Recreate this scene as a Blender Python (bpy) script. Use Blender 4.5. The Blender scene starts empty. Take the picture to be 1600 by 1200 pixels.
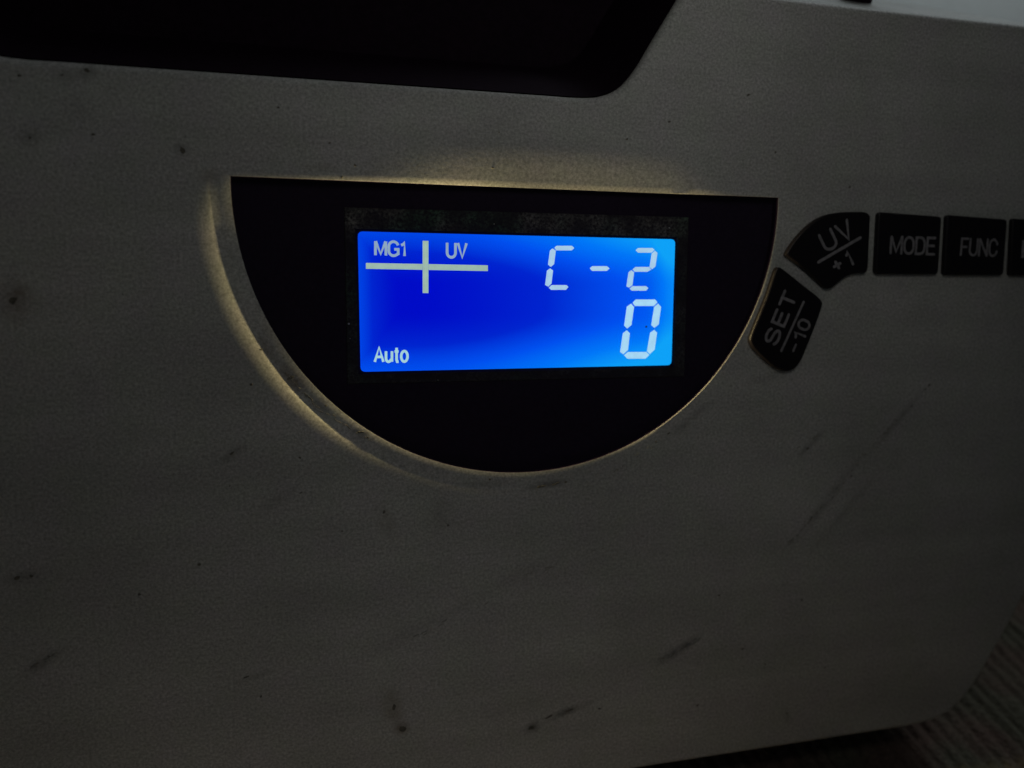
import bpy, bmesh, math, random
from mathutils import Vector, Matrix, noise as mnoise

random.seed(7)
scene = bpy.context.scene
col = scene.collection
R = math.radians

# ------------------------------------------------------------------ measures
# The front panel of the machine is a plane: u to the right, v up, h out of it
# (millimetres, zero near the middle of the display).  It leans back 25 degrees.
TILT = R(25.0)
S_, C_ = math.sin(TILT), math.cos(TILT)
U0, V0, Z0 = -25.0, -81.85, 0.006            # base point: middle of the lower front edge
ROOT = Matrix(((1, 0, 0, 0), (0, S_, -C_, 0), (0, C_, S_, Z0), (0, 0, 0, 1)))
CAM = (-27.152, 2.652, 112.928)              # camera in u, v, h
AX = (Vector((0.9723058, 0.00610508, 0.23363253)),      # camera right, in u v h
      Vector((0.023543, 0.99201524, -0.12390112)),      # camera up
      Vector((-0.23252346, 0.12597019, 0.96439844)))    # camera back
FPX = 1600 * 26.0 / 36.0

def loc(u, v, h=0.0):
    return Vector(((u - U0) / 1000, (v - V0) / 1000, h / 1000))

def uv(x, y, h=0.0):
    """point (u, v) of the panel plane (raised by h) measured at a place in the photograph"""
    d = AX[0] * ((x - 800) / FPX) - AX[1] * ((y - 600) / FPX) - AX[2]
    t = (h - CAM[2]) / d.z
    return (CAM[0] + d.x * t, CAM[1] + d.y * t)

# ------------------------------------------------------------------ camera
cd = bpy.data.cameras.new('camera')
cam = bpy.data.objects.new('camera', cd)
col.objects.link(cam)
m = Matrix.Identity(4)
for i in range(3):
    for j in range(3):
        m[j][i] = AX[i][j]
m.translation = loc(*CAM)
cam.matrix_world = ROOT @ m
cd.lens = 26.0
cd.sensor_width = 36.0
cd.clip_start = 0.002
cd.clip_end = 50.0
cd.dof.use_dof = True
cd.dof.focus_distance = 0.114
cd.dof.aperture_fstop = 12.0
scene.camera = cam

# ------------------------------------------------------------------ light
world = bpy.data.worlds.new('World')
scene.world = world
world.use_nodes = True
bg = world.node_tree.nodes['Background']
bg.inputs[0].default_value = (0.86, 0.99, 1.06, 1)
bg.inputs[1].default_value = 0.0105

def area(name, pos, target, size, energy, colour, size_y=None):
    ld = bpy.data.lights.new(name, 'AREA')
    ld.energy = energy
    ld.color = colour
    ld.shape = 'RECTANGLE' if size_y else 'SQUARE'
    ld.size = size
    if size_y:
        ld.size_y = size_y
    o = bpy.data.objects.new(name, ld)
    col.objects.link(o)
    o.location = pos
    o.rotation_euler = (Vector(target) - Vector(pos)).to_track_quat('-Z', 'Y').to_euler()
    return o

# dim daylight falling on the wall and the cloth behind the machine
area('window_daylight', (0.75, 0.60, 0.80), (0.80, 0.92, 0.05), 0.35, 3.2, (0.88, 0.97, 1.0))
# weak warm room light from above, in front of the machine
area('room_light', (0.044, -0.022, 0.184), (0.040, 0.055, 0.118), 0.045, 0.0084, (1.0, 0.985, 0.92))
# added cool fill low in front, lifts the lower face; no real source
area('low_fill', (0.012, -0.075, 0.022), (0.010, 0.012, 0.036), 0.03, 0.0014, (0.88, 0.96, 1.08))

vs = scene.view_settings
vs.view_transform = 'Standard'
vs.look = 'None'
vs.exposure = 0.0
vs.gamma = 1.0
vs.use_curve_mapping = False
scene.cycles.use_denoising = True
scene.cycles.max_bounces = 6

# ------------------------------------------------------------------ materials
def new_mat(name):
    mt = bpy.data.materials.new(name)
    mt.use_nodes = True
    nt = mt.node_tree
    return mt, nt, nt.nodes['Principled BSDF']

def node(nt, kind, **inp):
    n = nt.nodes.new(kind)
    for k, v in inp.items():
        if k in n.inputs:
            n.inputs[k].default_value = v
    return n

def noise(nt, src, scale, detail=3.0, rough=0.55):
    n = node(nt, 'ShaderNodeTexNoise', Scale=scale, Detail=detail, Roughness=rough)
    nt.links.new(src, n.inputs['Vector'])
    return n.outputs['Fac']

def maprange(nt, src, a, b, c, d):
    n = node(nt, 'ShaderNodeMapRange')
    n.inputs[1].default_value, n.inputs[2].default_value = a, b
    n.inputs[3].default_value, n.inputs[4].default_value = c, d
    nt.links.new(src, n.inputs[0])
    return n.outputs[0]

def math_n(nt, op, a, b=None):
    n = nt.nodes.new('ShaderNodeMath')
    n.operation = op
    for i, x in enumerate((a, b)):
        if x is None:
            continue
        if isinstance(x, (int, float)):
            n.inputs[i].default_value = x
        else:
            nt.links.new(x, n.inputs[i])
    return n.outputs[0]

GREY, BROWN = (0.16, 0.155, 0.145), (0.20, 0.14, 0.09)
# soft dirt on the face: place in the photograph, half sizes (0.1 mm), angle, strength, colour
STAINS = [(612, 1105, 22, 48, 12, 0.55, BROWN), (628, 1139, 17, 15, 0, 0.75, BROWN), (832, 1137, 20, 14, 20, 0.8, GREY), (885, 1112, 62, 10, 14, 0.75, GREY),
          (1062, 1014, 58, 12, 27, 0.75, GREY), (1290, 785, 125, 13, 50, 0.42, GREY), (1320, 800, 130, 10, 47, 0.26, GREY), (1400, 660, 95, 10, 47, 0.45, GREY),
          (1268, 693, 42, 9, 42, 0.6, GREY), (455, 592, 34, 16, -48, 0.75, BROWN), (420, 548, 26, 10, -55, 0.5, BROWN), (500, 635, 32, 9, -42, 0.5, GREY), (562, 676, 22, 8, -15, 0.7, GREY),
          (855, 757, 46, 8, 8, 0.85, GREY), (760, 757, 60, 9, 0, 0.35, GREY), (1080, 655, 70, 10, 36, 0.4, GREY), (24, 470, 34, 40, 0, 0.45, BROWN), (30, 455, 16, 8, 20, 0.5, BROWN),
          (136, 112, 15, 15, 0, 0.7, GREY), (100, 120, 20, 14, 0, 0.35, GREY), (283, 233, 15, 12, 0, 0.5, GREY), (47, 215, 22, 14, 20, 0.35, GREY), (125, 170, 30, 22, 0, 0.25, GREY),
          (36, 902, 32, 12, 10, 0.5, GREY), (60, 1040, 60, 12, 33, 0.4, GREY), (690, 800, 22, 45, 0, 0.2, GREY), (602, 815, 20, 40, 20, 0.35, BROWN), (365, 708, 32, 10, 34, 0.5, GREY),
          (430, 785, 50, 12, 35, 0.25, GREY), (395, 1058, 36, 7, 14, 0.45, GREY), (1195, 592, 45, 14, 10, 0.3, GREY), (330, 275, 22, 14, 0, 0.35, BROWN), (500, 262, 30, 10, 0, 0.3, BROWN),
          (1230, 1120, 10, 24, 20, 0.4, GREY), (820, 1100, 200, 30, 5, 0.18, GREY), (800, 905, 160, 14, 25, 0.18, GREY), (620, 1000, 150, 16, 24, 0.2, GREY)]
def housing_material():
    mt, nt, b = new_mat('housing_plastic')
    tc = nt.nodes.new('ShaderNodeTexCoord')
    o = tc.outputs['Object']
    blotch = maprange(nt, noise(nt, o, 30, 6, 0.68), 0.3, 0.7, 0.80, 1.10)
    grime = maprange(nt, noise(nt, o, 120, 5, 0.65), 0.58, 0.78, 1.0, 0.80)
    grain = maprange(nt, noise(nt, o, 2400, 3, 0.8), 0.25, 0.75, 0.52, 1.48)
    mp = node(nt, 'ShaderNodeMapping')
    mp.inputs['Rotation'].default_value = (0, 0, R(-48))
    mp.inputs['Scale'].default_value = (5, 60, 5)
    nt.links.new(o, mp.inputs['Vector'])
    wipe = maprange(nt, noise(nt, mp.outputs[0], 2.2, 3), 0.35, 0.7, 1.03, 0.90)
    f = math_n(nt, 'MULTIPLY', math_n(nt, 'MULTIPLY', blotch, grime), math_n(nt, 'MULTIPLY', grain, wipe))
    mix = nt.nodes.new('ShaderNodeVectorMath')
    mix.operation = 'SCALE'
    mix.inputs[0].default_value = (0.60, 0.59, 0.55)
    nt.links.new(f, mix.inputs['Scale'])
    tint = nt.nodes.new('ShaderNodeMixRGB')
    tint.inputs[1].default_value = (0.585, 0.60, 0.56, 1)
    tint.inputs[2].default_value = (0.60, 0.582, 0.585, 1)
    nt.links.new(maprange(nt, noise(nt, o, 150, 5, 0.6), 0.35, 0.65, 0, 1), tint.inputs[0])
    nt.links.new(tint.outputs[0], mix.inputs[0])
    colour = mix.outputs[0]
    streaky = maprange(nt, noise(nt, o, 330, 5, 0.7), 0.32, 0.62, 0.15, 1.0)
    for x, y, rx, ry, ang, k, tone in STAINS:
        su, sv = uv(x, y)
        p = loc(su, sv)
        mp = nt.nodes.new('ShaderNodeMapping')
        mp.vector_type = 'TEXTURE'
        mp.inputs['Location'].default_value = (p.x, p.y, 0)
        mp.inputs['Rotation'].default_value = (0, 0, R(ang))
        mp.inputs['Scale'].default_value = (rx * 1e-4, ry * 1e-4, 1)
        nt.links.new(o, mp.inputs['Vector'])
        gr = nt.nodes.new('ShaderNodeTexGradient')
        gr.gradient_type = 'SPHERICAL'
        nt.links.new(mp.outputs[0], gr.inputs[0])
        w = maprange(nt, gr.outputs['Fac'], 0.0, 0.75, 0.0, k)
        st = nt.nodes.new('ShaderNodeMixRGB')
        nt.links.new(math_n(nt, 'MULTIPLY', w, streaky), st.inputs[0])
        nt.links.new(colour, st.inputs[1])
        st.inputs[2].default_value = (*tone, 1)
        colour = st.outputs[0]
    nt.links.new(colour, b.inputs['Base Color'])
    b.inputs['Roughness'].default_value = 0.55
    b.inputs['Specular IOR Level'].default_value = 0.3
    bp = node(nt, 'ShaderNodeBump', Strength=0.12, Distance=0.00008)
    nt.links.new(noise(nt, o, 1500, 3), bp.inputs['Height'])
    nt.links.new(bp.outputs[0], b.inputs['Normal'])
    return mt

def simple(name, colour, rough=0.5, spec=0.5, grain=0.0, gscale=1500, bump=0.0):
    mt, nt, b = new_mat(name)
    b.inputs['Roughness'].default_value = rough
    b.inputs['Specular IOR Level'].default_value = spec
    b.inputs['Base Color'].default_value = (*colour, 1)
    if grain:
        tc = nt.nodes.new('ShaderNodeTexCoord')
        nz = noise(nt, tc.outputs['Object'], gscale, 4)
        sc = nt.nodes.new('ShaderNodeVectorMath')
        sc.operation = 'SCALE'
        sc.inputs[0].default_value = colour
        nt.links.new(maprange(nt, nz, 0.25, 0.75, 1 - grain, 1 + grain), sc.inputs['Scale'])
        nt.links.new(sc.outputs[0], b.inputs['Base Color'])
        if bump:
            bp = node(nt, 'ShaderNodeBump', Strength=0.5, Distance=bump)
            nt.links.new(nz, bp.inputs['Height'])
            nt.links.new(bp.outputs[0], b.inputs['Normal'])
    return mt

def srgb(r, g, b):
    f = lambda c: (c / 255 / 12.92) if c / 255 <= 0.04045 else ((c / 255 + 0.055) / 1.055) ** 2.4
    return (f(r), f(g), f(b))

def emit(name, rgb, grain=0.06):
    mt, nt, b = new_mat(name)
    nt.nodes.remove(b)
    e = nt.nodes.new('ShaderNodeEmission')
    e.inputs[0].default_value = (*srgb(*rgb), 1)
    nt.links.new(e.outputs[0], nt.nodes['Material Output'].inputs[0])
    tc = nt.nodes.new('ShaderNodeTexCoord')
    nt.links.new(maprange(nt, noise(nt, tc.outputs['Object'], 700, 3), 0.3, 0.7, 1 - grain, 1 + grain), e.inputs[1])
    return mt

def screen_material():
    """blue backlit liquid crystal: the backlight is brightest along the edges and to the right"""
    mt, nt, b = new_mat('blue_backlit_screen')
    nt.nodes.remove(b)
    tc = nt.nodes.new('ShaderNodeTexCoord')
    sp = nt.nodes.new('ShaderNodeSeparateXYZ')
    nt.links.new(tc.outputs['Generated'], sp.inputs[0])
    x, y = sp.outputs[0], sp.outputs[1]
    def smooth(v, a, b2, c, d):
        n = node(nt, 'ShaderNodeMapRange')
        n.interpolation_type = 'SMOOTHSTEP'
        n.inputs[1].default_value, n.inputs[2].default_value = a, b2
        n.inputs[3].default_value, n.inputs[4].default_value = c, d
        nt.links.new(v, n.inputs[0])
        return n.outputs[0]
    right = smooth(x, 0.15, 1.12, 0.0, 0.62)
    edge_r = smooth(x, 0.90, 1.0, 0.0, 0.24)
    left = smooth(x, -0.04, 0.12, 0.48, 0.0)
    top = smooth(y, 0.62, 1.08, 0.0, 0.46)
    bottom = smooth(y, -0.10, 0.44, 0.54, 0.0)
    t = math_n(nt, 'MAXIMUM', math_n(nt, 'MAXIMUM', left, top), bottom)
    for q in (right, edge_r):
        t = math_n(nt, 'ADD', t, q)
    rp = nt.nodes.new('ShaderNodeValToRGB')
    nt.links.new(t, rp.inputs[0])
    cr = rp.color_ramp
    cr.elements[0].position = 0.0
    cr.elements[0].color = (*srgb(0, 12, 205), 1)
    cr.elements[1].position = 1.0
    cr.elements[1].color = (*srgb(14, 166, 255), 1)
    for p, c in ((0.25, (0, 38, 214)), (0.5, (0, 82, 245)), (0.75, (0, 122, 255))):
        el = cr.elements.new(p)
        el.color = (*srgb(*c), 1)
    e = nt.nodes.new('ShaderNodeEmission')
    nt.links.new(rp.outputs[0], e.inputs[0])
    e.inputs[1].default_value = 1.0
    nt.links.new(e.outputs[0], nt.nodes['Material Output'].inputs[0])
    return mt

def pane_material():
    mt, nt, b = new_mat('clear_window_pane')
    nt.nodes.remove(b)
    tr = nt.nodes.new('ShaderNodeBsdfTransparent')
    tr.inputs[0].default_value = (0.97, 0.97, 0.97, 1)
    gl = node(nt, 'ShaderNodeBsdfGlossy', Roughness=0.08)
    fr = node(nt, 'ShaderNodeFresnel', IOR=1.45)
    mx = nt.nodes.new('ShaderNodeMixShader')
    nt.links.new(fr.outputs[0], mx.inputs[0])
    nt.links.new(tr.outputs[0], mx.inputs[1])
    nt.links.new(gl.outputs[0], mx.inputs[2])
    nt.links.new(mx.outputs[0], nt.nodes['Material Output'].inputs[0])
    return mt

def bezel_material():
    mt, nt, b = new_mat('dusty_dark_bezel')
    tc = nt.nodes.new('ShaderNodeTexCoord')
    o = tc.outputs['Object']
    dust = maprange(nt, noise(nt, o, 2200, 5, 0.75), 0.40, 0.75, 0.0, 1.0)
    patch = maprange(nt, noise(nt, o, 260, 4), 0.42, 0.72, 0.10, 0.8)
    green = maprange(nt, noise(nt, o, 90, 2), 0.45, 0.62, 0.0, 1.0)
    c1 = nt.nodes.new('ShaderNodeMixRGB')
    c1.inputs[1].default_value = (0.60, 0.58, 0.52, 1)
    c1.inputs[2].default_value = (0.26, 0.58, 0.34, 1)
    nt.links.new(green, c1.inputs[0])
    c2 = nt.nodes.new('ShaderNodeMixRGB')
    c2.inputs[1].default_value = (0.030, 0.024, 0.034, 1)
    nt.links.new(c1.outputs[0], c2.inputs[2])
    sg = nt.nodes.new('ShaderNodeSeparateXYZ')
    nt.links.new(tc.outputs['Generated'], sg.inputs[0])
    upper = maprange(nt, sg.outputs[1], 0.80, 0.90, 0.30, 1.0)
    nt.links.new(math_n(nt, 'MULTIPLY', math_n(nt, 'MULTIPLY', dust, patch), upper), c2.inputs[0])
    nt.links.new(c2.outputs[0], b.inputs['Base Color'])
    b.inputs['Roughness'].default_value = 0.8
    b.inputs['Specular IOR Level'].default_value = 0.1
    return mt

def cloth_material():
    mt, nt, b = new_mat('ribbed_cloth')
    tc = nt.nodes.new('ShaderNodeTexCoord')
    o = tc.outputs['Object']
    fuzz = maprange(nt, noise(nt, o, 1400, 4, 0.7), 0.25, 0.75, 0.55, 1.35)
    tone = noise(nt, o, 55, 3)
    c = nt.nodes.new('ShaderNodeMixRGB')
    c.inputs[1].default_value = (0.135, 0.125, 0.095, 1)
    c.inputs[2].default_value = (0.15, 0.105, 0.088, 1)
    nt.links.new(maprange(nt, tone, 0.42, 0.62, 0, 1), c.inputs[0])
    sc = nt.nodes.new('ShaderNodeVectorMath')
    sc.operation = 'SCALE'
    nt.links.new(c.outputs[0], sc.inputs[0])
    nt.links.new(fuzz, sc.inputs['Scale'])
    nt.links.new(sc.outputs[0], b.inputs['Base Color'])
    b.inputs['Roughness'].default_value = 0.95
    b.inputs['Specular IOR Level'].default_value = 0.05
    bp = node(nt, 'ShaderNodeBump', Strength=1.0, Distance=0.0009)
    nt.links.new(noise(nt, o, 1100, 4), bp.inputs['Height'])
    nt.links.new(bp.outputs[0], b.inputs['Normal'])
    return mt

M = {
    'housing': housing_material(),
    'hopper': simple('black_hopper_plastic', (0.016, 0.007, 0.016), 0.75, 0.1, 0.3, 900),
    'mask': simple('black_window_mask', (0.024, 0.013, 0.034), 0.7, 0.1, 0.2),
    'button': simple('black_button_rubber', (0.010, 0.008, 0.011), 0.42, 0.35, 0.35, 2200, 0.00004),
    'legend': simple('worn_grey_print', (0.30, 0.29, 0.31), 0.8, 0.1, 0.35, 1800),
    'screen': screen_material(),
    'pane': pane_material(),
    'bezel': bezel_material(),
    'fleck': simple('dark_dirt', (0.17, 0.16, 0.135), 0.95, 0.05, 0.4, 1500),
    'speck': simple('pale_dust', (0.75, 0.74, 0.70), 0.9, 0.1, 0.1),
    'cloth': cloth_material(),
    'wall': simple('pale_painted_wall', (0.68, 0.70, 0.69), 0.85, 0.1, 0.10, 140, 0.0004),
    'cord': simple('black_cord_rubber', (0.008, 0.006, 0.012), 0.6, 0.3, 0.2),
    'glyph_grey': emit('lcd_glyph_grey_blue', (144, 170, 196)),
    'glyph_bar': emit('lcd_glyph_olive_white', (160, 188, 176)),
    'glyph_auto': emit('lcd_glyph_pale_green', (168, 214, 222)),
    'glyph_upper': emit('lcd_glyph_pale_blue', (170, 208, 238)),
    'glyph_lower': emit('lcd_glyph_light_blue', (170, 220, 250)),
}

# ------------------------------------------------------------------ builders
def link(name, bm, mat, parent=None, smooth=None):
    me = bpy.data.meshes.new(name)
    bmesh.ops.recalc_face_normals(bm, faces=bm.faces)
    bm.to_mesh(me)
    bm.free()
    o = bpy.data.objects.new(name, me)
    col.objects.link(o)
    if mat:
        me.materials.append(M[mat])
    if smooth is not None:
        me.shade_smooth()
        me.set_sharp_from_angle(angle=R(smooth))
    if parent:
        o.parent = parent
    return o

def tag(o, label, cat=None, group=None, kind=None):
    if label:
        o['label'] = label
    if cat:
        o['category'] = cat
    if group:
        o['group'] = group
    if kind:
        o['kind'] = kind
    return o

def catmull(pts, n=5, closed=True):
    out = []
    k = len(pts)
    rng = range(k) if closed else range(k - 1)
    for i in rng:
        if closed:
            p0, p1, p2, p3 = (pts[(i + j - 1) % k] for j in range(4))
        else:
            p0, p1, p2, p3 = pts[max(i - 1, 0)], pts[i], pts[i + 1], pts[min(i + 2, k - 1)]
        for s in range(n):
            t = s / n
            out.append(tuple(0.5 * (2 * b + (c - a) * t + (2 * a - 5 * b + 4 * c - d) * t * t + (3 * b - a - 3 * c + d) * t ** 3)
                             for a, b, c, d in zip(p0, p1, p2, p3)))
    if not closed:
        out.append(tuple(pts[-1]))
    return out

def ccw(p):
    a = sum(p[i][0] * p[(i + 1) % len(p)][1] - p[(i + 1) % len(p)][0] * p[i][1] for i in range(len(p)))
    return p if a > 0 else p[::-1]

def inset(p, d):
    """offset a closed ccw outline inwards by d"""
    n = len(p)
    out = []
    for i in range(n):
        a, b, c = Vector(p[i - 1]), Vector(p[i]), Vector(p[(i + 1) % n])
        e1, e2 = (b - a).normalized(), (c - b).normalized()
        n1, n2 = Vector((-e1.y, e1.x)), Vector((-e2.y, e2.x))
        w = n1 + n2
        w = w / max(w.length_squared / 2, 0.35)
        q = b + w * d
        out.append((q.x, q.y))
    return out

def ring(bm, pts, h):
    return [bm.verts.new(loc(p[0], p[1], h if not callable(h) else h(*p))) for p in pts]

def bridge(bm, a, b):
    n = len(a)
    for i in range(n):
        bm.faces.new((a[i], a[(i + 1) % n], b[(i + 1) % n], b[i]))

def pillow(name, outline, h0, h1, rad, mat, parent, steps=4, crown=0.0):
    """solid with an outline, from h0 up to h1, its upper edge rounded by rad"""
    p = ccw(outline)
    bm = bmesh.new()
    prev = ring(bm, p, h0)
    bm.faces.new(prev[::-1])
    for k in range(steps + 1):
        a = k / steps * math.pi / 2
        cur = ring(bm, inset(p, rad * (1 - math.cos(a))), h1 - rad * (1 - math.sin(a)))
        bridge(bm, prev, cur)
        prev = cur
    if crown:
        cx = sum(q[0] for q in p) / len(p)
        cy = sum(q[1] for q in p) / len(p)
        top = inset(p, rad)
        for f, hh in ((0.75, 0.5), (0.4, 0.85)):
            cur = ring(bm, [(cx + (q[0] - cx) * f, cy + (q[1] - cy) * f) for q in top], h1 + crown * hh)
            bridge(bm, prev, cur)
            prev = cur
    bm.faces.new(prev)
    o = link(name, bm, mat, parent, 40)
    max(o.data.polygons, key=lambda q: q.area * (q.center.z > 0)).use_smooth = False
    return o

def plate(name, outline, h0, h1, mat, parent):
    p = ccw(outline)
    bm = bmesh.new()
    a, b = ring(bm, p, h0), ring(bm, p, h1)
    bm.faces.new(a[::-1])
    bm.faces.new(b)
    bridge(bm, a, b)
    return link(name, bm, mat, parent)

def pix(poly, h):
    return [uv(x, y, h) for x, y in poly]

def ell(cx, cy, rx, ry, a0, a1, n=10):
    return [(cx + rx * math.cos(R(a0 + (a1 - a0) * k / n)), cy + ry * math.sin(R(a0 + (a1 - a0) * k / n))) for k in range(n + 1)]
# letters as pen strokes: (width, [strokes]) in a box one unit high
GLYPH = {
    'M': (0.86, [[(0, 0), (0, 1)], [(0.03, 1), (0.5, 0.10), (0.97, 1)], [(1, 1), (1, 0)]]),
    'G': (0.78, [ell(0.5, 0.66, 0.5, 0.34, 15, 180) + ell(0.5, 0.34, 0.5, 0.34, 180, 300) + [(1.0, 0.14), (1.0, 0.46), (0.58, 0.46)]]),
    '1': (0.36, [[(0.0, 0.76), (0.55, 0.83), (0.8, 1.0), (0.8, 0.0)]]),
    'U': (0.68, [[(0, 1), (0, 0.32)] + ell(0.5, 0.32, 0.5, 0.32, 190, 350) + [(1, 0.32), (1, 1)]]),
    'V': (0.70, [[(0, 1), (0.5, 0), (1, 1)]]),
    'A': (0.72, [[(0, 0), (0.5, 1), (1, 0)], [(0.2, 0.34), (0.8, 0.34)]]),
    'u': (0.50, [[(0, 0.72), (0, 0.24)] + ell(0.42, 0.24, 0.42, 0.24, 190, 300) + [(1, 0.2)], [(1, 0.72), (1, 0)]]),
    't': (0.34, [[(0.5, 0.95), (0.5, 0.14), (0.66, 0.0), (1, 0.0)], [(0, 0.70), (1, 0.70)]]),
    'o': (0.54, [ell(0.5, 0.36, 0.5, 0.36, 90, 450, 20)]),
    'O': (0.72, [ell(0.5, 0.62, 0.5, 0.38, 0, 180) + ell(0.5, 0.38, 0.5, 0.38, 180, 360) + [(1, 0.62)]]),
    'D': (0.68, [[(0, 0), (0, 1), (0.45, 1)] + ell(0.5, 0.6, 0.5, 0.4, 80, 0, 6) + ell(0.5, 0.4, 0.5, 0.4, 0, -80, 6) + [(0.45, 0), (0, 0)]]),
    'E': (0.60, [[(1, 1), (0, 1), (0, 0), (1, 0)], [(0, 0.52), (0.88, 0.52)]]),
    'F': (0.58, [[(1, 1), (0, 1), (0, 0)], [(0, 0.5), (0.85, 0.5)]]),
    'N': (0.72, [[(0, 0), (0, 1)], [(0, 1), (1, 0)], [(1, 0), (1, 1)]]),
    'C': (0.72, [ell(0.5, 0.62, 0.5, 0.38, 15, 180) + ell(0.5, 0.38, 0.5, 0.38, 180, 345)]),
    'S': (0.66, [ell(0.5, 0.75, 0.47, 0.25, 20, 235, 12) + ell(0.5, 0.25, 0.5, 0.25, 62, -165, 12)]),
    'T': (0.66, [[(0, 1), (1, 1)], [(0.5, 1), (0.5, 0)]]),
    '0': (0.56, [ell(0.5, 0.62, 0.5, 0.38, 0, 180) + ell(0.5, 0.38, 0.5, 0.38, 180, 360) + [(1, 0.62)]]),
    '-': (0.40, [[(0, 0.5), (1, 0.5)]]),
    '+': (0.9, [[(0.5, 0), (0.5, 1)], [(0, 0.5), (1, 0.5)]]),
}
def lettering(name, text, quad, h, mat, parent, pen=0.3, thick=0.01, gap=0.28, round_ends=False):
    """letters drawn with a pen (mm) inside a quadrilateral (top left, top right, bottom right, bottom left) of the panel"""
    tl, tr, br, bl = [Vector(uv(x, y, h)) for x, y in quad]
    total = sum(GLYPH[c][0] for c in text) + gap * (len(text) - 1)
    bm = bmesh.new()
    x0, lift = 0.0, 0
    wmm, hmm = (br - bl).length, (tl - bl).length
    ix, iy = pen / 2 / wmm, pen / 2 / hmm
    for c in text:
        w, strokes = GLYPH[c]
        for st in strokes:
            pts = []
            for gx, gy in st:
                a = x0 / total + gx * w / total
                # keep the pen inside the box of the word
                a = ix + a * (1 - 2 * ix)
                b = iy + gy * (1 - 2 * iy)
                pts.append((bl * (1 - a) + br * a) * (1 - b) + (tl * (1 - a) + tr * a) * b)
            q = [pts[0]]
            for p in pts[1:]:
                if (p - q[-1]).length > 0.02:
                    q.append(p)
            closed = (q[0] - q[-1]).length < 0.05
            if closed:
                q = q[:-1]
            L_, R_ = [], []
            n = len(q)
            for i in range(n):
                pa = q[i - 1] if (i > 0 or closed) else None
                pb = q[(i + 1) % n] if (i < n - 1 or closed) else None
                d1 = (q[i] - pa).normalized() if pa is not None else None
                d2 = (pb - q[i]).normalized() if pb is not None else None
                d1 = d1 if d1 is not None else d2
                d2 = d2 if d2 is not None else d1
                n1, n2 = Vector((-d1.y, d1.x)), Vector((-d2.y, d2.x))
                o = n1 + n2
                o = o / max(o.length_squared / 2, 0.5) * pen / 2
                L_.append(q[i] + o)
                R_.append(q[i] - o)
            zz = h + lift * 0.0012
            lift += 1
            def vert(p, hh):
                return bm.verts.new(loc(p.x, p.y, hh))
            lt, rt = [vert(p, zz + thick) for p in L_], [vert(p, zz + thick) for p in R_]
            lb, rb = [vert(p, zz - 0.002) for p in L_], [vert(p, zz - 0.002) for p in R_]
            for i in range(n if closed else n - 1):
                j = (i + 1) % n
                bm.faces.new((lt[i], lt[j], rt[j], rt[i]))
                bm.faces.new((lt[i], lb[i], lb[j], lt[j]))
                bm.faces.new((rt[i], rt[j], rb[j], rb[i]))
            if not closed:
                for i, sgn in ((0, -1), (n - 1, 1)):
                    if round_ends:
                        d = (q[1] - q[0]).normalized() if i == 0 else (q[-1] - q[-2]).normalized()
                        nn = (L_[i] - q[i])
                        cap = [q[i] + nn * math.cos(math.pi * k / 6) + d * sgn * nn.length * math.sin(math.pi * k / 6) for k in range(1, 6)]
                        bm.faces.new([lt[i]] + [vert(p, zz + thick) for p in cap] + [rt[i]])
                    else:
                        bm.faces.new((lt[i], rt[i], rb[i], lb[i]))
        x0 += w + gap
    return link(name, bm, mat, parent)

def tilted_quad(cx, cy, w, h, dx, dy):
    """pixel rectangle about a centre, reading along (dx, dy)"""
    l = math.hypot(dx, dy)
    dx, dy = dx / l, dy / l
    ux, uy = dy, -dx                      # towards the top of the letters
    f = lambda s, t: (cx + dx * s * w / 2 + ux * t * h / 2, cy + dy * s * w / 2 + uy * t * h / 2)
    return [f(-1, 1), f(1, 1), f(1, -1), f(-1, -1)]

# ------------------------------------------------------------------ setting: wall and cloth
bm = bmesh.new()
for x, z in ((-1.2, -0.02), (2.4, -0.02), (2.4, 1.4), (-1.2, 1.4)):
    bm.verts.new((x, 0.92, z))
for x, z in ((-1.2, -0.02), (2.4, -0.02), (2.4, 1.4), (-1.2, 1.4)):
    bm.verts.new((x, 1.0, z))
v = list(bm.verts)
bm.faces.new(v[0:4])
bm.faces.new(v[4:8])
for i in range(4):
    bm.faces.new((v[i], v[(i + 1) % 4], v[(i + 1) % 4 + 4], v[i + 4]))
wall = link('wall', bm, 'wall')
wall['kind'] = 'structure'
wall['label'] = 'pale bluish wall behind the machine'

bm = bmesh.new()
PITCH, W, L = 0.0034, 0.34, 0.30
ncol = int(2 * W / PITCH * 6)
rows = 110
grid = []
for j in range(rows + 1):
    y = -0.07 + (L + 0.07) * j / rows
    line = []
    for i in range(ncol + 1):
        x = -W + 2 * W * i / ncol
        ph = 2 * math.pi * (x / PITCH) + 1.6 * mnoise.noise((x * 130, y * 9, 0)) + 0.9 * mnoise.noise((x * 300, y * 60, 3))
        k = int(math.floor(ph / (2 * math.pi)))
        amp = 0.0011 * (0.75 + 0.5 * ((k * 7919) % 13) / 13)
        z = amp * (abs(math.sin(ph / 2)) ** 0.8) * (0.8 + 0.5 * mnoise.noise((x * 500, y * 160, 7))) - 0.0016
        line.append(bm.verts.new((x, y, z)))
    grid.append(line)
for j in range(rows):
    for i in range(ncol):
        bm.faces.new((grid[j][i], grid[j][i + 1], grid[j + 1][i + 1], grid[j + 1][i]))
cloth = link('table_cloth', bm, 'cloth', None, 80)
cloth.location = (0.05, 0.0, 0.0)
cloth.rotation_euler = (0, 0, R(7))
tag(cloth, 'dark ribbed woven cloth under and beside the machine', 'cloth')

# ------------------------------------------------------------------ the machine
root = bpy.data.objects.new('banknote_counter', None)
root.empty_display_size = 0.05
col.objects.link(root)
root.matrix_world = ROOT
tag(root, 'grey plastic banknote counter with lit blue display and black buttons', 'money counter')

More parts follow.
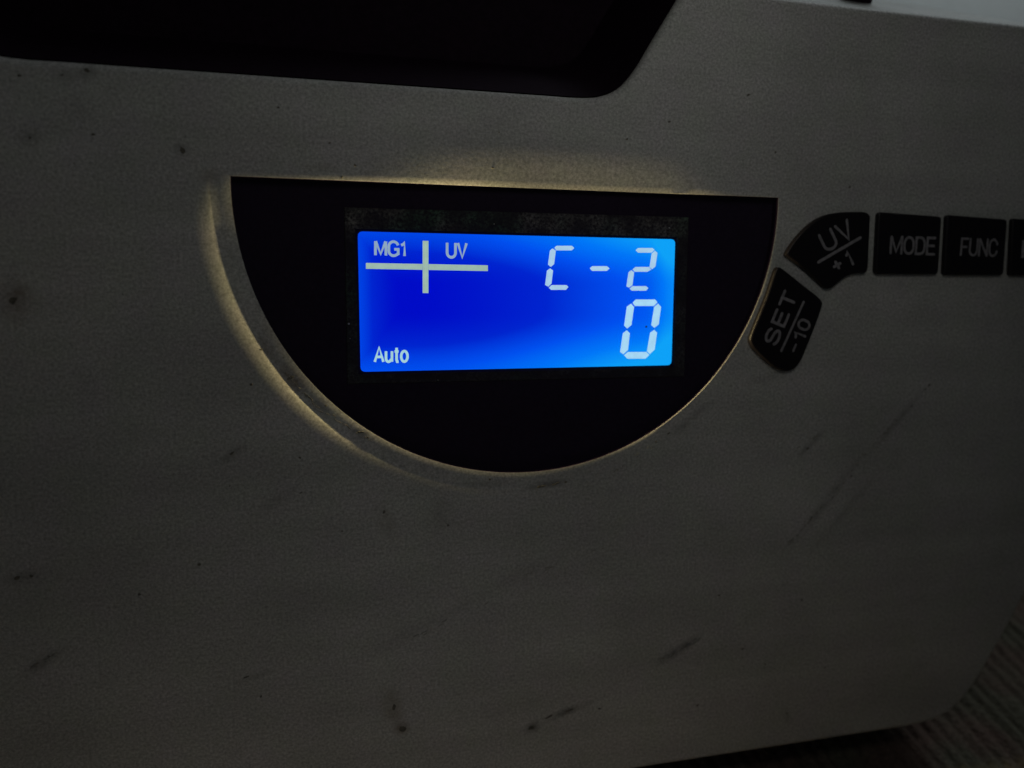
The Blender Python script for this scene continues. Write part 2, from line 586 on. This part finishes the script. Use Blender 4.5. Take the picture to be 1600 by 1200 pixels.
# --- outline of the front face (right part measured, left part its mirror image)
right = catmull([(80, -81.85), (86, -81.3), (91, -79.2), (95.5, -74.6), (99.2, -68.6), (103, -62.2), (106.6, -54.5), (109.4, -44),
                 (110.8, -30), (111, -10)], 4, closed=False)
right += [(111, 10), (111, 30)] + [(111 - 6 * (1 - math.cos(a)), 44.1 + 6 * math.sin(a)) for a in [i / 6 * math.pi / 2 for i in range(7)]]
notch_r = [(27.5, 50.1)] + catmull([(26.5, 47.9), (22.6, 41.6), (19.9, 37.2), (17.2, 34.2), (13.9, 32.75), (10.2, 32.36), (6, 32.36)], 4, closed=False)
CX = -28.0
mir = lambda pts: [(2 * CX - x, y) for x, y in pts][::-1]
outline = right + [(90, 50.1), (70, 50.1), (50, 50.1)] + notch_r
outline += [(-10, 32.36), (-30, 32.36)] + mir(notch_r) + mir([(90, 50.1), (70, 50.1), (50, 50.1)]) + mir(right)
outline += [(x, -81.85) for x in (-110, -80, -50, -20, 10, 45)]
outline = ccw(outline)

# --- display window: circle cut by a chord
WC, WR, WT = (2.5, 16.73), 43.3, 18.3
A1 = math.asin((WT - WC[1]) / WR)                  # right end of the arc
A0 = math.pi - A1                                  # left end
NPHI = 110
def sstep(a, b, x):
    t = min(max((x - a) / (b - a), 0), 1)
    return t * t * (3 - 2 * t)
# angle runs from the left end down and round to the right end
phis = [A0 + (2 * math.pi + A1 - A0) * i / NPHI for i in range(NPHI + 1)]
def arc_shape(i):
    t = i / NPHI
    out = 5.6 - 4.2 * sstep(0.40, 0.72, t)         # width of the sunk ledge and its slope
    dep = (0.60 - 0.48 * sstep(0.11, 0.37, t) - 0.10 * sstep(0.36, 0.60, t)) * sstep(0.0, 0.07, t) * (1 - sstep(0.90, 1.0, t))
    return out, dep
PROF = [(0.0, 1.0), (0.25, 1.0), (0.47, 1.0), (0.485, 0.90), (0.51, 0.72), (0.54, 0.56), (0.58, 0.42), (0.63, 0.30), (0.70, 0.18), (0.79, 0.08), (0.90, 0.02), (1.0, 0.0)]
bm = bmesh.new()
arc_rows, wall_pts = [], []
for i, ph in enumerate(phis):
    wd, dep = arc_shape(i)
    c, s = math.cos(ph), math.sin(ph)
    ch = 0.02 + 0.05 * sstep(0.58, 0.70, i / NPHI) * (1 - sstep(0.86, 0.94, i / NPHI))
    row = [bm.verts.new(loc(WC[0] + WR * c, WC[1] + WR * s, -dep - ch))]
    wall_pts.append((WC[0] + WR * c, WC[1] + WR * s, -dep - ch))
    for f, k in PROF:
        r = WR + 0.10 + (wd - 0.10) * f
        row.append(bm.verts.new(loc(WC[0] + r * c, WC[1] + r * s, -dep * k)))
    arc_rows.append(row)
for a, b in zip(arc_rows, arc_rows[1:]):
    for k in range(len(a) - 1):
        bm.faces.new((a[k], b[k], b[k + 1], a[k + 1]))
# strip above the chord: the face dips a little towards the window
NU, SV = 60, 7.0
xl, xr = WC[0] - WR * math.cos(A1), WC[0] + WR * math.cos(A1)
top_rows, top_pts = [], []
for i in range(NU + 1):
    t = i / NU
    u = xl + (xr - xl) * t
    dep = 0.46 * sstep(0.06, 0.55, t) * (1 - sstep(0.72, 0.90, t))
    ch = 0.02 + 0.05 * sstep(0.25, 0.5, t) * (1 - sstep(0.80, 0.88, t))
    row = [bm.verts.new(loc(u, WT, -dep - ch))]
    top_pts.append((u, WT, -dep - ch))
    for k in range(9):
        q = k / 8
        row.append(bm.verts.new(loc(u, WT + 0.10 + (SV - 0.10) * q, -dep * (1 - q) ** 1.6)))
    top_rows.append(row)
for a, b in zip(top_rows, top_rows[1:]):
    for k in range(len(a) - 1):
        bm.faces.new((a[k], b[k], b[k + 1], a[k + 1]))
# flat face with the hole, closed by the edge of the rim strips
hole = [r[-1] for r in top_rows] + [top_rows[-1][k] for k in range(len(top_rows[0]) - 2, 0, -1)]
hole += [arc_rows[-1][k] for k in range(1, len(arc_rows[0]))]
hole += [r[-1] for r in arc_rows[-2::-1]]
hole += [arc_rows[0][k] for k in range(len(arc_rows[0]) - 2, 0, -1)]
hole += [top_rows[0][k] for k in range(1, len(top_rows[0]) - 1)]
edges = []
def edge(a, b):
    e = bm.edges.get((a, b))
    return e or bm.edges.new((a, b))
for i in range(len(hole)):
    edges.append(edge(hole[i], hole[(i + 1) % len(hole)]))
RB = 1.3
loops = []
for k in range(5):
    a = k / 4 * math.pi / 2
    loops.append(ring(bm, inset(outline, RB * (1 - math.sin(a))), -RB * (1 - math.cos(a))))
n_o = len(outline)
for i in range(n_o):
    edges.append(edge(loops[0][i], loops[0][(i + 1) % n_o]))
bmesh.ops.triangle_fill(bm, edges=edges, use_beauty=True)
for a, b in zip(loops, loops[1:]):
    bridge(bm, a, b)
# skin of the body running straight back from the front face
def back(p, d, h):
    return loc(p[0], p[1], h) + Vector((0, S_, -C_)) * d / 1000
prev = loops[-1]
for d in (3.0, 130.0):
    cur = [bm.verts.new(back(p, d, -RB)) for p in outline]
    bridge(bm, prev, cur)
    prev = cur
bm.faces.new(prev)
bmesh.ops.remove_doubles(bm, verts=bm.verts, dist=2e-6)
housing = link('housing', bm, 'housing', root, 30)
housing['label'] = 'dirty grey plastic housing with speckled front face'

# black wall that runs down from the rim to the display surround
bm = bmesh.new()
wp = wall_pts + top_pts[-2:0:-1]
up = [bm.verts.new(loc(*p)) for p in wp]
dn = [bm.verts.new(loc(p[0], p[1], -2.0)) for p in wp]
bridge(bm, up, dn)
link('window_rim', bm, 'mask', root, 40)

# --- black hopper behind the notch in the upper edge
nm = [p for p in notch_r] + [(-10, 32.36), (-30, 32.36)] + mir(notch_r)
nm = [(x, y) for x, y in nm]
bm = bmesh.new()
liner = [(CX + (x - CX) * 0.9985, y + 0.12) for x, y in nm]
base = [bm.verts.new(loc(x, y, -0.9)) for x, y in liner]
far = [bm.verts.new(loc(x, y, -0.9) + Vector((0, S_, -C_)) * 0.026) for x, y in liner]
for i in range(len(liner) - 1):
    bm.faces.new((base[i], base[i + 1], far[i + 1], far[i]))
link('hopper_wall', bm, 'hopper', root, 50)
bm = bmesh.new()
lo = [loc(x, y, -0.9) + Vector((0, S_, -C_)) * 0.0255 for x, y in ((-92, 29), (41, 29), (41, 50), (41, 118), (-92, 118), (-92, 50))]
fr = [bm.verts.new(p) for p in lo]
bk = [bm.verts.new(p + Vector((0, S_, -C_)) * 0.004) for p in lo]
bm.faces.new(fr)
bm.faces.new(bk[::-1])
bridge(bm, fr, bk)
link('feed_plate', bm, 'hopper', root)

# --- display
PANE, MASK, LCD = -0.78, -1.66, -1.46
dshape = [(WC[0] + (WR + 0.3) * math.cos(p), WC[1] + (WR + 0.3) * math.sin(p)) for p in phis[::2]]
dshape = [(x, min(y, WT + 0.3)) for x, y in dshape]
plate('display_mask', dshape, MASK - 1.0, MASK, 'mask', root)['label'] = 'black half-round display surround'
inner = [(WC[0] + (WR - 0.04) * math.cos(p), min(WC[1] + (WR - 0.04) * math.sin(p), WT - 0.04)) for p in phis[::2]]
bm = bmesh.new()
bm.faces.new(ring(bm, ccw(inner), PANE))
link('window_pane', bm, 'pane', root)['label'] = 'clear half-round pane over the display'

def rrect(poly, rad, h, n=4):
    q = [Vector(uv(x, y, h)) for x, y in poly]
    out = []
    for i in range(4):
        a, b, c = q[i - 1], q[i], q[(i + 1) % 4]
        d1, d2 = (a - b).normalized() * rad, (c - b).normalized() * rad
        for k in range(n + 1):
            t = k / n
            p = (b + d1) * (1 - t) ** 2 + b * 2 * t * (1 - t) + (b + d2) * t * t
            out.append((p.x, p.y))
    return out
lcd_px = [(559, 361.5), (1055, 374), (1049, 570.5), (563.5, 581)]
screen = plate('screen', rrect(lcd_px, 0.75, LCD), MASK - 0.5, LCD, 'screen', root)
screen['label'] = 'glowing blue backlit screen'
# dusty frame round the screen
fo = ccw(pix([(536, 322), (1078, 338), (1071, 590), (541, 602)], -1.43))
fi = ccw(pix([(555, 357.5), (1058.5, 370.5), (1052.5, 574), (560, 585)], -1.43))
bm = bmesh.new()
a0, a1 = ring(bm, fo, MASK - 0.2), ring(bm, inset(fo, 0.25), -1.5)
b1, b0 = ring(bm, fi, -1.43), ring(bm, fi, MASK - 0.2)
bridge(bm, a0, a1)
bridge(bm, a1, b1)
bridge(bm, b1, b0)
link('screen_bezel', bm, 'bezel', root)['label'] = 'dusty dark frame round the screen'

G = LCD + 0.015
seg = lambda pts: [(820 + x / 4.8, 350 + y / 4.8) for x, y in pts]
upper = [
    [(222, 178), (238, 163), (352, 163), (371, 179), (352, 198), (236, 198)],
    [(208, 183), (233, 200), (220, 300), (196, 322), (174, 305), (188, 200)],
    [(190, 332), (212, 348), (200, 447), (176, 470), (152, 457), (166, 350)],
    [(179, 478), (201, 458), (312, 458), (328, 472), (308, 494), (198, 494)],
    [(487, 333), (505, 316), (615, 316), (636, 332), (615, 352), (505, 352)],
    [(831, 197), (850, 180), (958, 180), (974, 194), (950, 215), (850, 215)],
    [(977, 201), (995, 216), (980, 318), (956, 338), (935, 325), (952, 220)],
    [(808, 341), (830, 322), (930, 322), (949, 341), (920, 358), (824, 358)],
    [(799, 346), (820, 361), (808, 458), (783, 477), (762, 468), (778, 362)],
    [(786, 484), (807, 466), (910, 466), (927, 482), (908, 500), (801, 500)],
]
lower = [
    [(808, 591), (832, 566), (978, 566), (995, 588), (968, 615), (826, 615)],
    [(798, 597), (820, 623), (800, 758), (768, 784), (745, 762), (765, 620)],
    [(1000, 596), (1022, 622), (1005, 752), (972, 778), (948, 758), (970, 622)],
    [(765, 796), (788, 820), (774, 945), (739, 977), (715, 960), (735, 820)],
    [(970, 794), (992, 815), (974, 942), (938, 975), (916, 955), (940, 815)],
    [(744, 984), (773, 960), (914, 960), (934, 982), (905, 1010), (769, 1010)],
]
for pl, mt in [(p, 'glyph_upper') for p in upper] + [(p, 'glyph_lower') for p in lower]:
    plate('segment', pix(seg(pl), G), G - 0.01, G, mt, screen)
lettering('lettering', 'MG1', [(584.5, 374.6), (635.5, 376), (635.5, 402.2), (584.5, 400.8)], G, 'glyph_grey', screen, 0.40, 0.005, 0.24)
lettering('lettering', 'UV', [(696.5, 377), (731, 378), (731, 405), (696.5, 404)], G, 'glyph_grey', screen, 0.42, 0.005, 0.20)
lettering('lettering', 'Auto', [(583.5, 540.5), (638.8, 540), (638.8, 567), (583.5, 567.5)], G, 'glyph_auto', screen, 0.40, 0.005, 0.22)
plate('cross_bar', pix([(571.7, 410.8), (660.2, 412.4), (660.2, 421.6), (571.7, 420)], G), G - 0.01, G, 'glyph_bar', screen)
plate('cross_bar', pix([(669.6, 412.6), (762.3, 414.5), (762.3, 423.6), (669.6, 421.8)], G), G - 0.01, G, 'glyph_bar', screen)
plate('cross_bar', pix([(660.3, 376.2), (669.5, 376.4), (669.4, 458), (660.4, 457.8)], G), G - 0.01, G, 'glyph_bar', screen)

# warm light the screen throws out at a low angle on to the rim of the window
for u, wid, watts in ((-13.0, 20, 0.40), (15.0, 24, 0.17)):
    ld = bpy.data.lights.new('screen_light', 'AREA')
    ld.shape, ld.size, ld.size_y = 'RECTANGLE', wid / 1000, 0.019
    ld.energy, ld.color = watts, (1.0, 0.79, 0.36)
    lo = bpy.data.objects.new('screen_light', ld)
    col.objects.link(lo)
    lo.matrix_world = ROOT @ Matrix.Translation(loc(u, 0.7, -0.60)) @ Matrix.Rotation(math.pi, 4, 'X')

# --- buttons
BH = 0.85
btn = {
    'uv': [(1227.5, 396), (1239, 377.5), (1255, 359), (1272.5, 344.5), (1290, 336), (1310, 332), (1332, 331), (1351, 331.5), (1358.5, 337),
           (1358.5, 352), (1357, 385), (1355.5, 418), (1351, 426.5), (1337, 427.5), (1324, 431), (1310, 441), (1301, 448.5), (1293, 451), (1285, 447.5), (1257.5, 422), (1231.5, 402)],
    'set': [(1211, 421), (1216.5, 417.5), (1225, 422), (1255, 446), (1275, 461.5), (1283, 470), (1284, 478.5), (1274.5, 506), (1264, 533), (1253.5, 558.5),
            (1246, 571), (1237, 578), (1225, 580), (1213, 576), (1199.5, 566.5), (1179, 547), (1172, 535.5), (1172.5, 524), (1184.5, 494), (1196.5, 464), (1205.5, 437)],
    'mode': [(1371.5, 331), (1470.5, 338.5), (1465, 428.6), (1366.5, 428.4)],
    'func': [(1478.5, 335.5), (1573.2, 343), (1566.8, 430), (1473.5, 430)],
    'next': [(1581, 341), (1662, 347.5), (1656, 431), (1576.5, 431)],
}
labels = {'uv': 'wedge-shaped black button printed UV over plus 1', 'set': 'tilted black button printed SET over minus 10',
          'mode': 'black button printed MODE', 'func': 'black button printed FUNC', 'next': 'black button cut by the right edge of the picture'}
B = {}
for k, pts in btn.items():
    ol = catmull(pix(pts, BH * 0.7), 3) if len(pts) > 4 else rrect(pts, 0.75, BH * 0.7, 6)
    o = pillow('button', ol, -0.6, BH, 0.34, 'button', root, 5)
    o['label'] = labels[k]
    B[k] = o
T = BH + 0.004
def legend(text, quad, k, pen=0.45, gap=0.3):
    lettering('legend', text, quad, T, 'legend', B[k], pen, 0.008, gap, True)
legend('UV', [(1277, 367), (1324, 341), (1338, 370), (1291, 396)], 'uv', 0.50)
legend('-', tilted_quad(1311.5, 390.5, 80, 8, 67, -39), 'uv', 0.52)
legend('+', tilted_quad(1308, 414, 15, 15, 67, -39), 'uv', 0.52)
legend('1', tilted_quad(1327, 403, 9, 26, 67, -30), 'uv', 0.50)
legend('SET', tilted_quad(1219.5, 497, 88, 24, 31, -74), 'set', 0.50)
legend('-', tilted_quad(1238.3, 510, 88, 8, 36, -79), 'set', 0.42)
legend('-', tilted_quad(1241.5, 543.5, 14, 8, 31, -74), 'set', 0.42)
legend('10', tilted_quad(1253, 515, 34, 21, 31, -74), 'set', 0.45)
legend('MODE', [(1391.5, 368), (1463, 370), (1461, 399.5), (1389.5, 397.5)], 'mode', 0.45, 0.22)
legend('FUNC', [(1502, 371), (1560.5, 373), (1558, 402), (1499.5, 400)], 'func', 0.40, 0.22)
plate('legend', pix([(1597.5, 375), (1602.5, 375.2), (1600.5, 403), (1595.5, 402.8)], T), T, T + 0.014, 'legend', B['next'])

# --- specks of dirt stuck to the housing
def face_h(u, v):
    dx, dy = u - WC[0], v - WC[1]
    r, a = math.hypot(dx, dy), math.atan2(dy, dx)
    if v > WT:
        if xl <= u <= xr and v < WT + SV:
            t = (u - xl) / (xr - xl)
            return -0.46 * sstep(0.06, 0.55, t) * (1 - sstep(0.72, 0.90, t)) * max(0.0, 1 - (v - WT - 0.1) / (SV - 0.1)) ** 1.6
        return 0.0
    if a < A1 + 0.01:
        a += 2 * math.pi
    i = (a - A0) / (2 * math.pi + A1 - A0) * NPHI
    wd, dep = arc_shape(i)
    f = (r - WR - 0.1) / (wd - 0.1)
    if f >= 1 or f < 0:
        return 0.0
    for (f0, k0), (f1, k1) in zip(PROF, PROF[1:]):
        if f0 <= f <= f1:
            return -dep * (k0 + (k1 - k0) * (f - f0) / (f1 - f0))
    return 0.0

def flecks(name, items, mat):
    bm = bmesh.new()
    for x, y, w, hgt, ang in items:
        n = 9
        h = face_h(*uv(x, y)) + 0.02
        cx, cy = uv(x, y, h)
        ca, sa = math.cos(R(ang)), math.sin(R(ang))
        pts = []
        for k in range(n):
            t = 2 * math.pi * k / n
            rr = random.uniform(0.6, 1.15)
            a, b = 0.05 * w * rr * math.cos(t), 0.05 * hgt * rr * math.sin(t)
            pts.append((cx + a * ca - b * sa, cy + a * sa + b * ca))
        lo_ = [bm.verts.new(loc(p[0], p[1], face_h(*p) - 0.02)) for p in pts]
        hi = [bm.verts.new(loc(cx + (p[0] - cx) * 0.8, cy + (p[1] - cy) * 0.8, face_h(*p) + 0.05)) for p in pts]
        bridge(bm, lo_, hi)
        bm.faces.new(hi)
    o = link(name, bm, mat, root)
    o['kind'] = 'stuff'
    return o
spots = [(285, 235, 11, 7, 110), (136, 110, 7, 7, 0), (97, 117, 6, 4, 20), (555, 258, 4, 4, 0), (534, 277, 4, 4, 0), (770, 262, 5, 3, 0),
         (455, 590, 13, 5, 25), (446, 583, 5, 4, 0), (409, 546, 6, 4, 40), (509, 634, 5, 3, 0), (563, 675.5, 12, 4, 5), (574, 684, 4, 3, 0),
         (393, 601, 5, 4, 0), (362, 708, 10, 4, 35), (468, 715, 5, 4, -40), (765, 749, 4, 4, 0), (846, 760, 18, 4, 8), (868, 756, 14, 3, 15), (884, 753, 5, 4, 0),
         (700, 821, 5, 4, 0), (311, 882, 7, 5, 25), (217, 929, 5, 5, 0), (27, 903, 12, 6, 20), (49, 900, 6, 5, 0), (629, 1139, 14, 11, 0), (616, 1105, 10, 8, 80),
         (831, 1137, 13, 9, 20), (858, 1120, 18, 4, 22), (890, 1110, 24, 3, 12), (937, 1107, 7, 4, 0), (1160, 1014, 8, 5, 45), (1196, 1038, 5, 4, 0), (1289, 1043, 5, 4, 0),
         (1452, 602, 10, 4, 30), (1446, 608, 7, 3, 50), (1425, 634, 7, 3, 50), (1330, 744, 5, 4, 0), (1262, 701, 8, 4, 40), (1253, 937, 5, 4, 0), (1124, 930, 6, 4, 0),
         (1118, 589, 5, 4, 30), (1045, 677, 8, 4, 30), (1025, 690, 5, 3, 20), (30, 118, 6, 4, 0), (1170, 148, 7, 4, 20), (1212, 238, 4, 4, 0), (1310, 15, 6, 5, 0),
         (1362, 18, 5, 4, 0), (980, 217, 6, 3, 30), (146, 210, 6, 4, 0), (47, 215, 5, 4, 0), (435, 168, 5, 3, 0), (515, 223, 5, 3, 0), (1046, 190, 6, 3, 0),
         (1090, 1102, 7, 4, 0), (1328, 292, 6, 4, 30), (470, 770, 6, 3, 30), (600, 800, 7, 5, 80), (535, 830, 5, 3, 0), (385, 1058, 14, 2.5, 15), (408, 1088, 5, 3, 60),
         (20, 470, 14, 10, 40), (1230, 1115, 6, 3, -50)]
for k in range(12):
    spots.append((random.uniform(5, 1590), random.uniform(170, 1110), random.uniform(1.5, 3.6), random.uniform(1.5, 3), random.uniform(0, 180)))
ok = []
for s in spots:
    u, v_ = uv(s[0], s[1])
    inside = (v_ < WT + 0.3 and math.hypot(u - WC[0], v_ - WC[1]) < WR + 0.5)
    onbtn = 1165 < s[0] < 1640 and 325 < s[1] < 585 and s[1] < 470 + (1290 - s[0]) * 0.9 or (s[0] > 1225 and 325 < s[1] < 455)
    if not inside and not onbtn and not (v_ > 31.5 and u < 30) and v_ < 48.5:
        ok.append(s)
flecks('dirt_specks', ok, 'fleck')

def scuffs(name, lines, mat):
    items = []
    for x0, y0, x1, y1, n, w in lines:
        ang = math.degrees(math.atan2(-(y1 - y0), x1 - x0))
        for k in range(n):
            t = random.random()
            items.append((x0 + (x1 - x0) * t + random.gauss(0, 1.5), y0 + (y1 - y0) * t + random.gauss(0, 1.5), w * random.uniform(0.5, 1.6), random.uniform(0.9, 1.9), ang + random.gauss(0, 8)))
    return flecks(name, items, mat)
M['scuff'] = simple('grey_scuff', (0.31, 0.30, 0.27), 0.9, 0.1, 0.4, 1800)
scuffs('scuff_marks', [(1232, 850, 1345, 720, 26, 8), (1255, 822, 1310, 770, 10, 8), (1345, 715, 1445, 612, 22, 7), (1028, 1032, 1098, 996, 26, 9), (1238, 705, 1280, 680, 10, 6),
                       (640, 1000, 760, 940, 8, 9), (800, 905, 960, 850, 8, 9), (438, 575, 500, 640, 22, 6), (500, 640, 580, 690, 16, 6), (960, 735, 1045, 680, 12, 6), (40, 1050, 90, 1020, 12, 8)], 'scuff')

# one pale dust grain beside the screen, one dark grain on it
bm = bmesh.new()
for (x, y, r) in ((545, 506, 0.16), (547, 529, 0.07), (684, 594, 0.08), (1046, 356, 0.1), (772, 350, 0.08)):
    u, v_ = uv(x, y, -1.38)
    bmesh.ops.create_icosphere(bm, subdivisions=1, radius=r / 1000, matrix=Matrix.Translation(loc(u, v_, -1.38)))
o = link('dust_grains', bm, 'speck', root)
o['kind'] = 'stuff'
u, v_ = uv(1009.5, 510.5, LCD)
bm = bmesh.new()
bmesh.ops.create_icosphere(bm, subdivisions=1, radius=0.00018, matrix=Matrix.Translation(loc(u, v_, LCD + 0.05)))
link('dark_grain', bm, 'fleck', screen)

# --- small dark post standing on top of the housing, only its foot shows
bm = bmesh.new()
inv = ROOT.inverted()
top_z = Z0 + (50.1 - V0) / 1000 * C_
px_, py_ = 0.1005, 0.0805
prev = None
for k, (dx, dz, w, d) in enumerate(((0, -0.001, 1.45, 3.0), (0.0, 0.0005, 1.5, 3.0), (0.003, 0.012, 1.5, 3.0), (0.0032, 0.0128, 1.1, 2.6))):
    cur = [bm.verts.new(inv @ Vector((px_ + dx + sx * w / 1000, py_ + sy * d / 1000, top_z + dz))) for sx, sy in ((-1, -1), (1, -1), (1, 1), (-1, 1))]
    if prev:
        bridge(bm, prev, cur)
    else:
        bm.faces.new(cur[::-1])
    prev = cur
bm.faces.new(prev)
link('guide_post', bm, 'hopper', root)['label'] = 'small dark post on top of the housing'
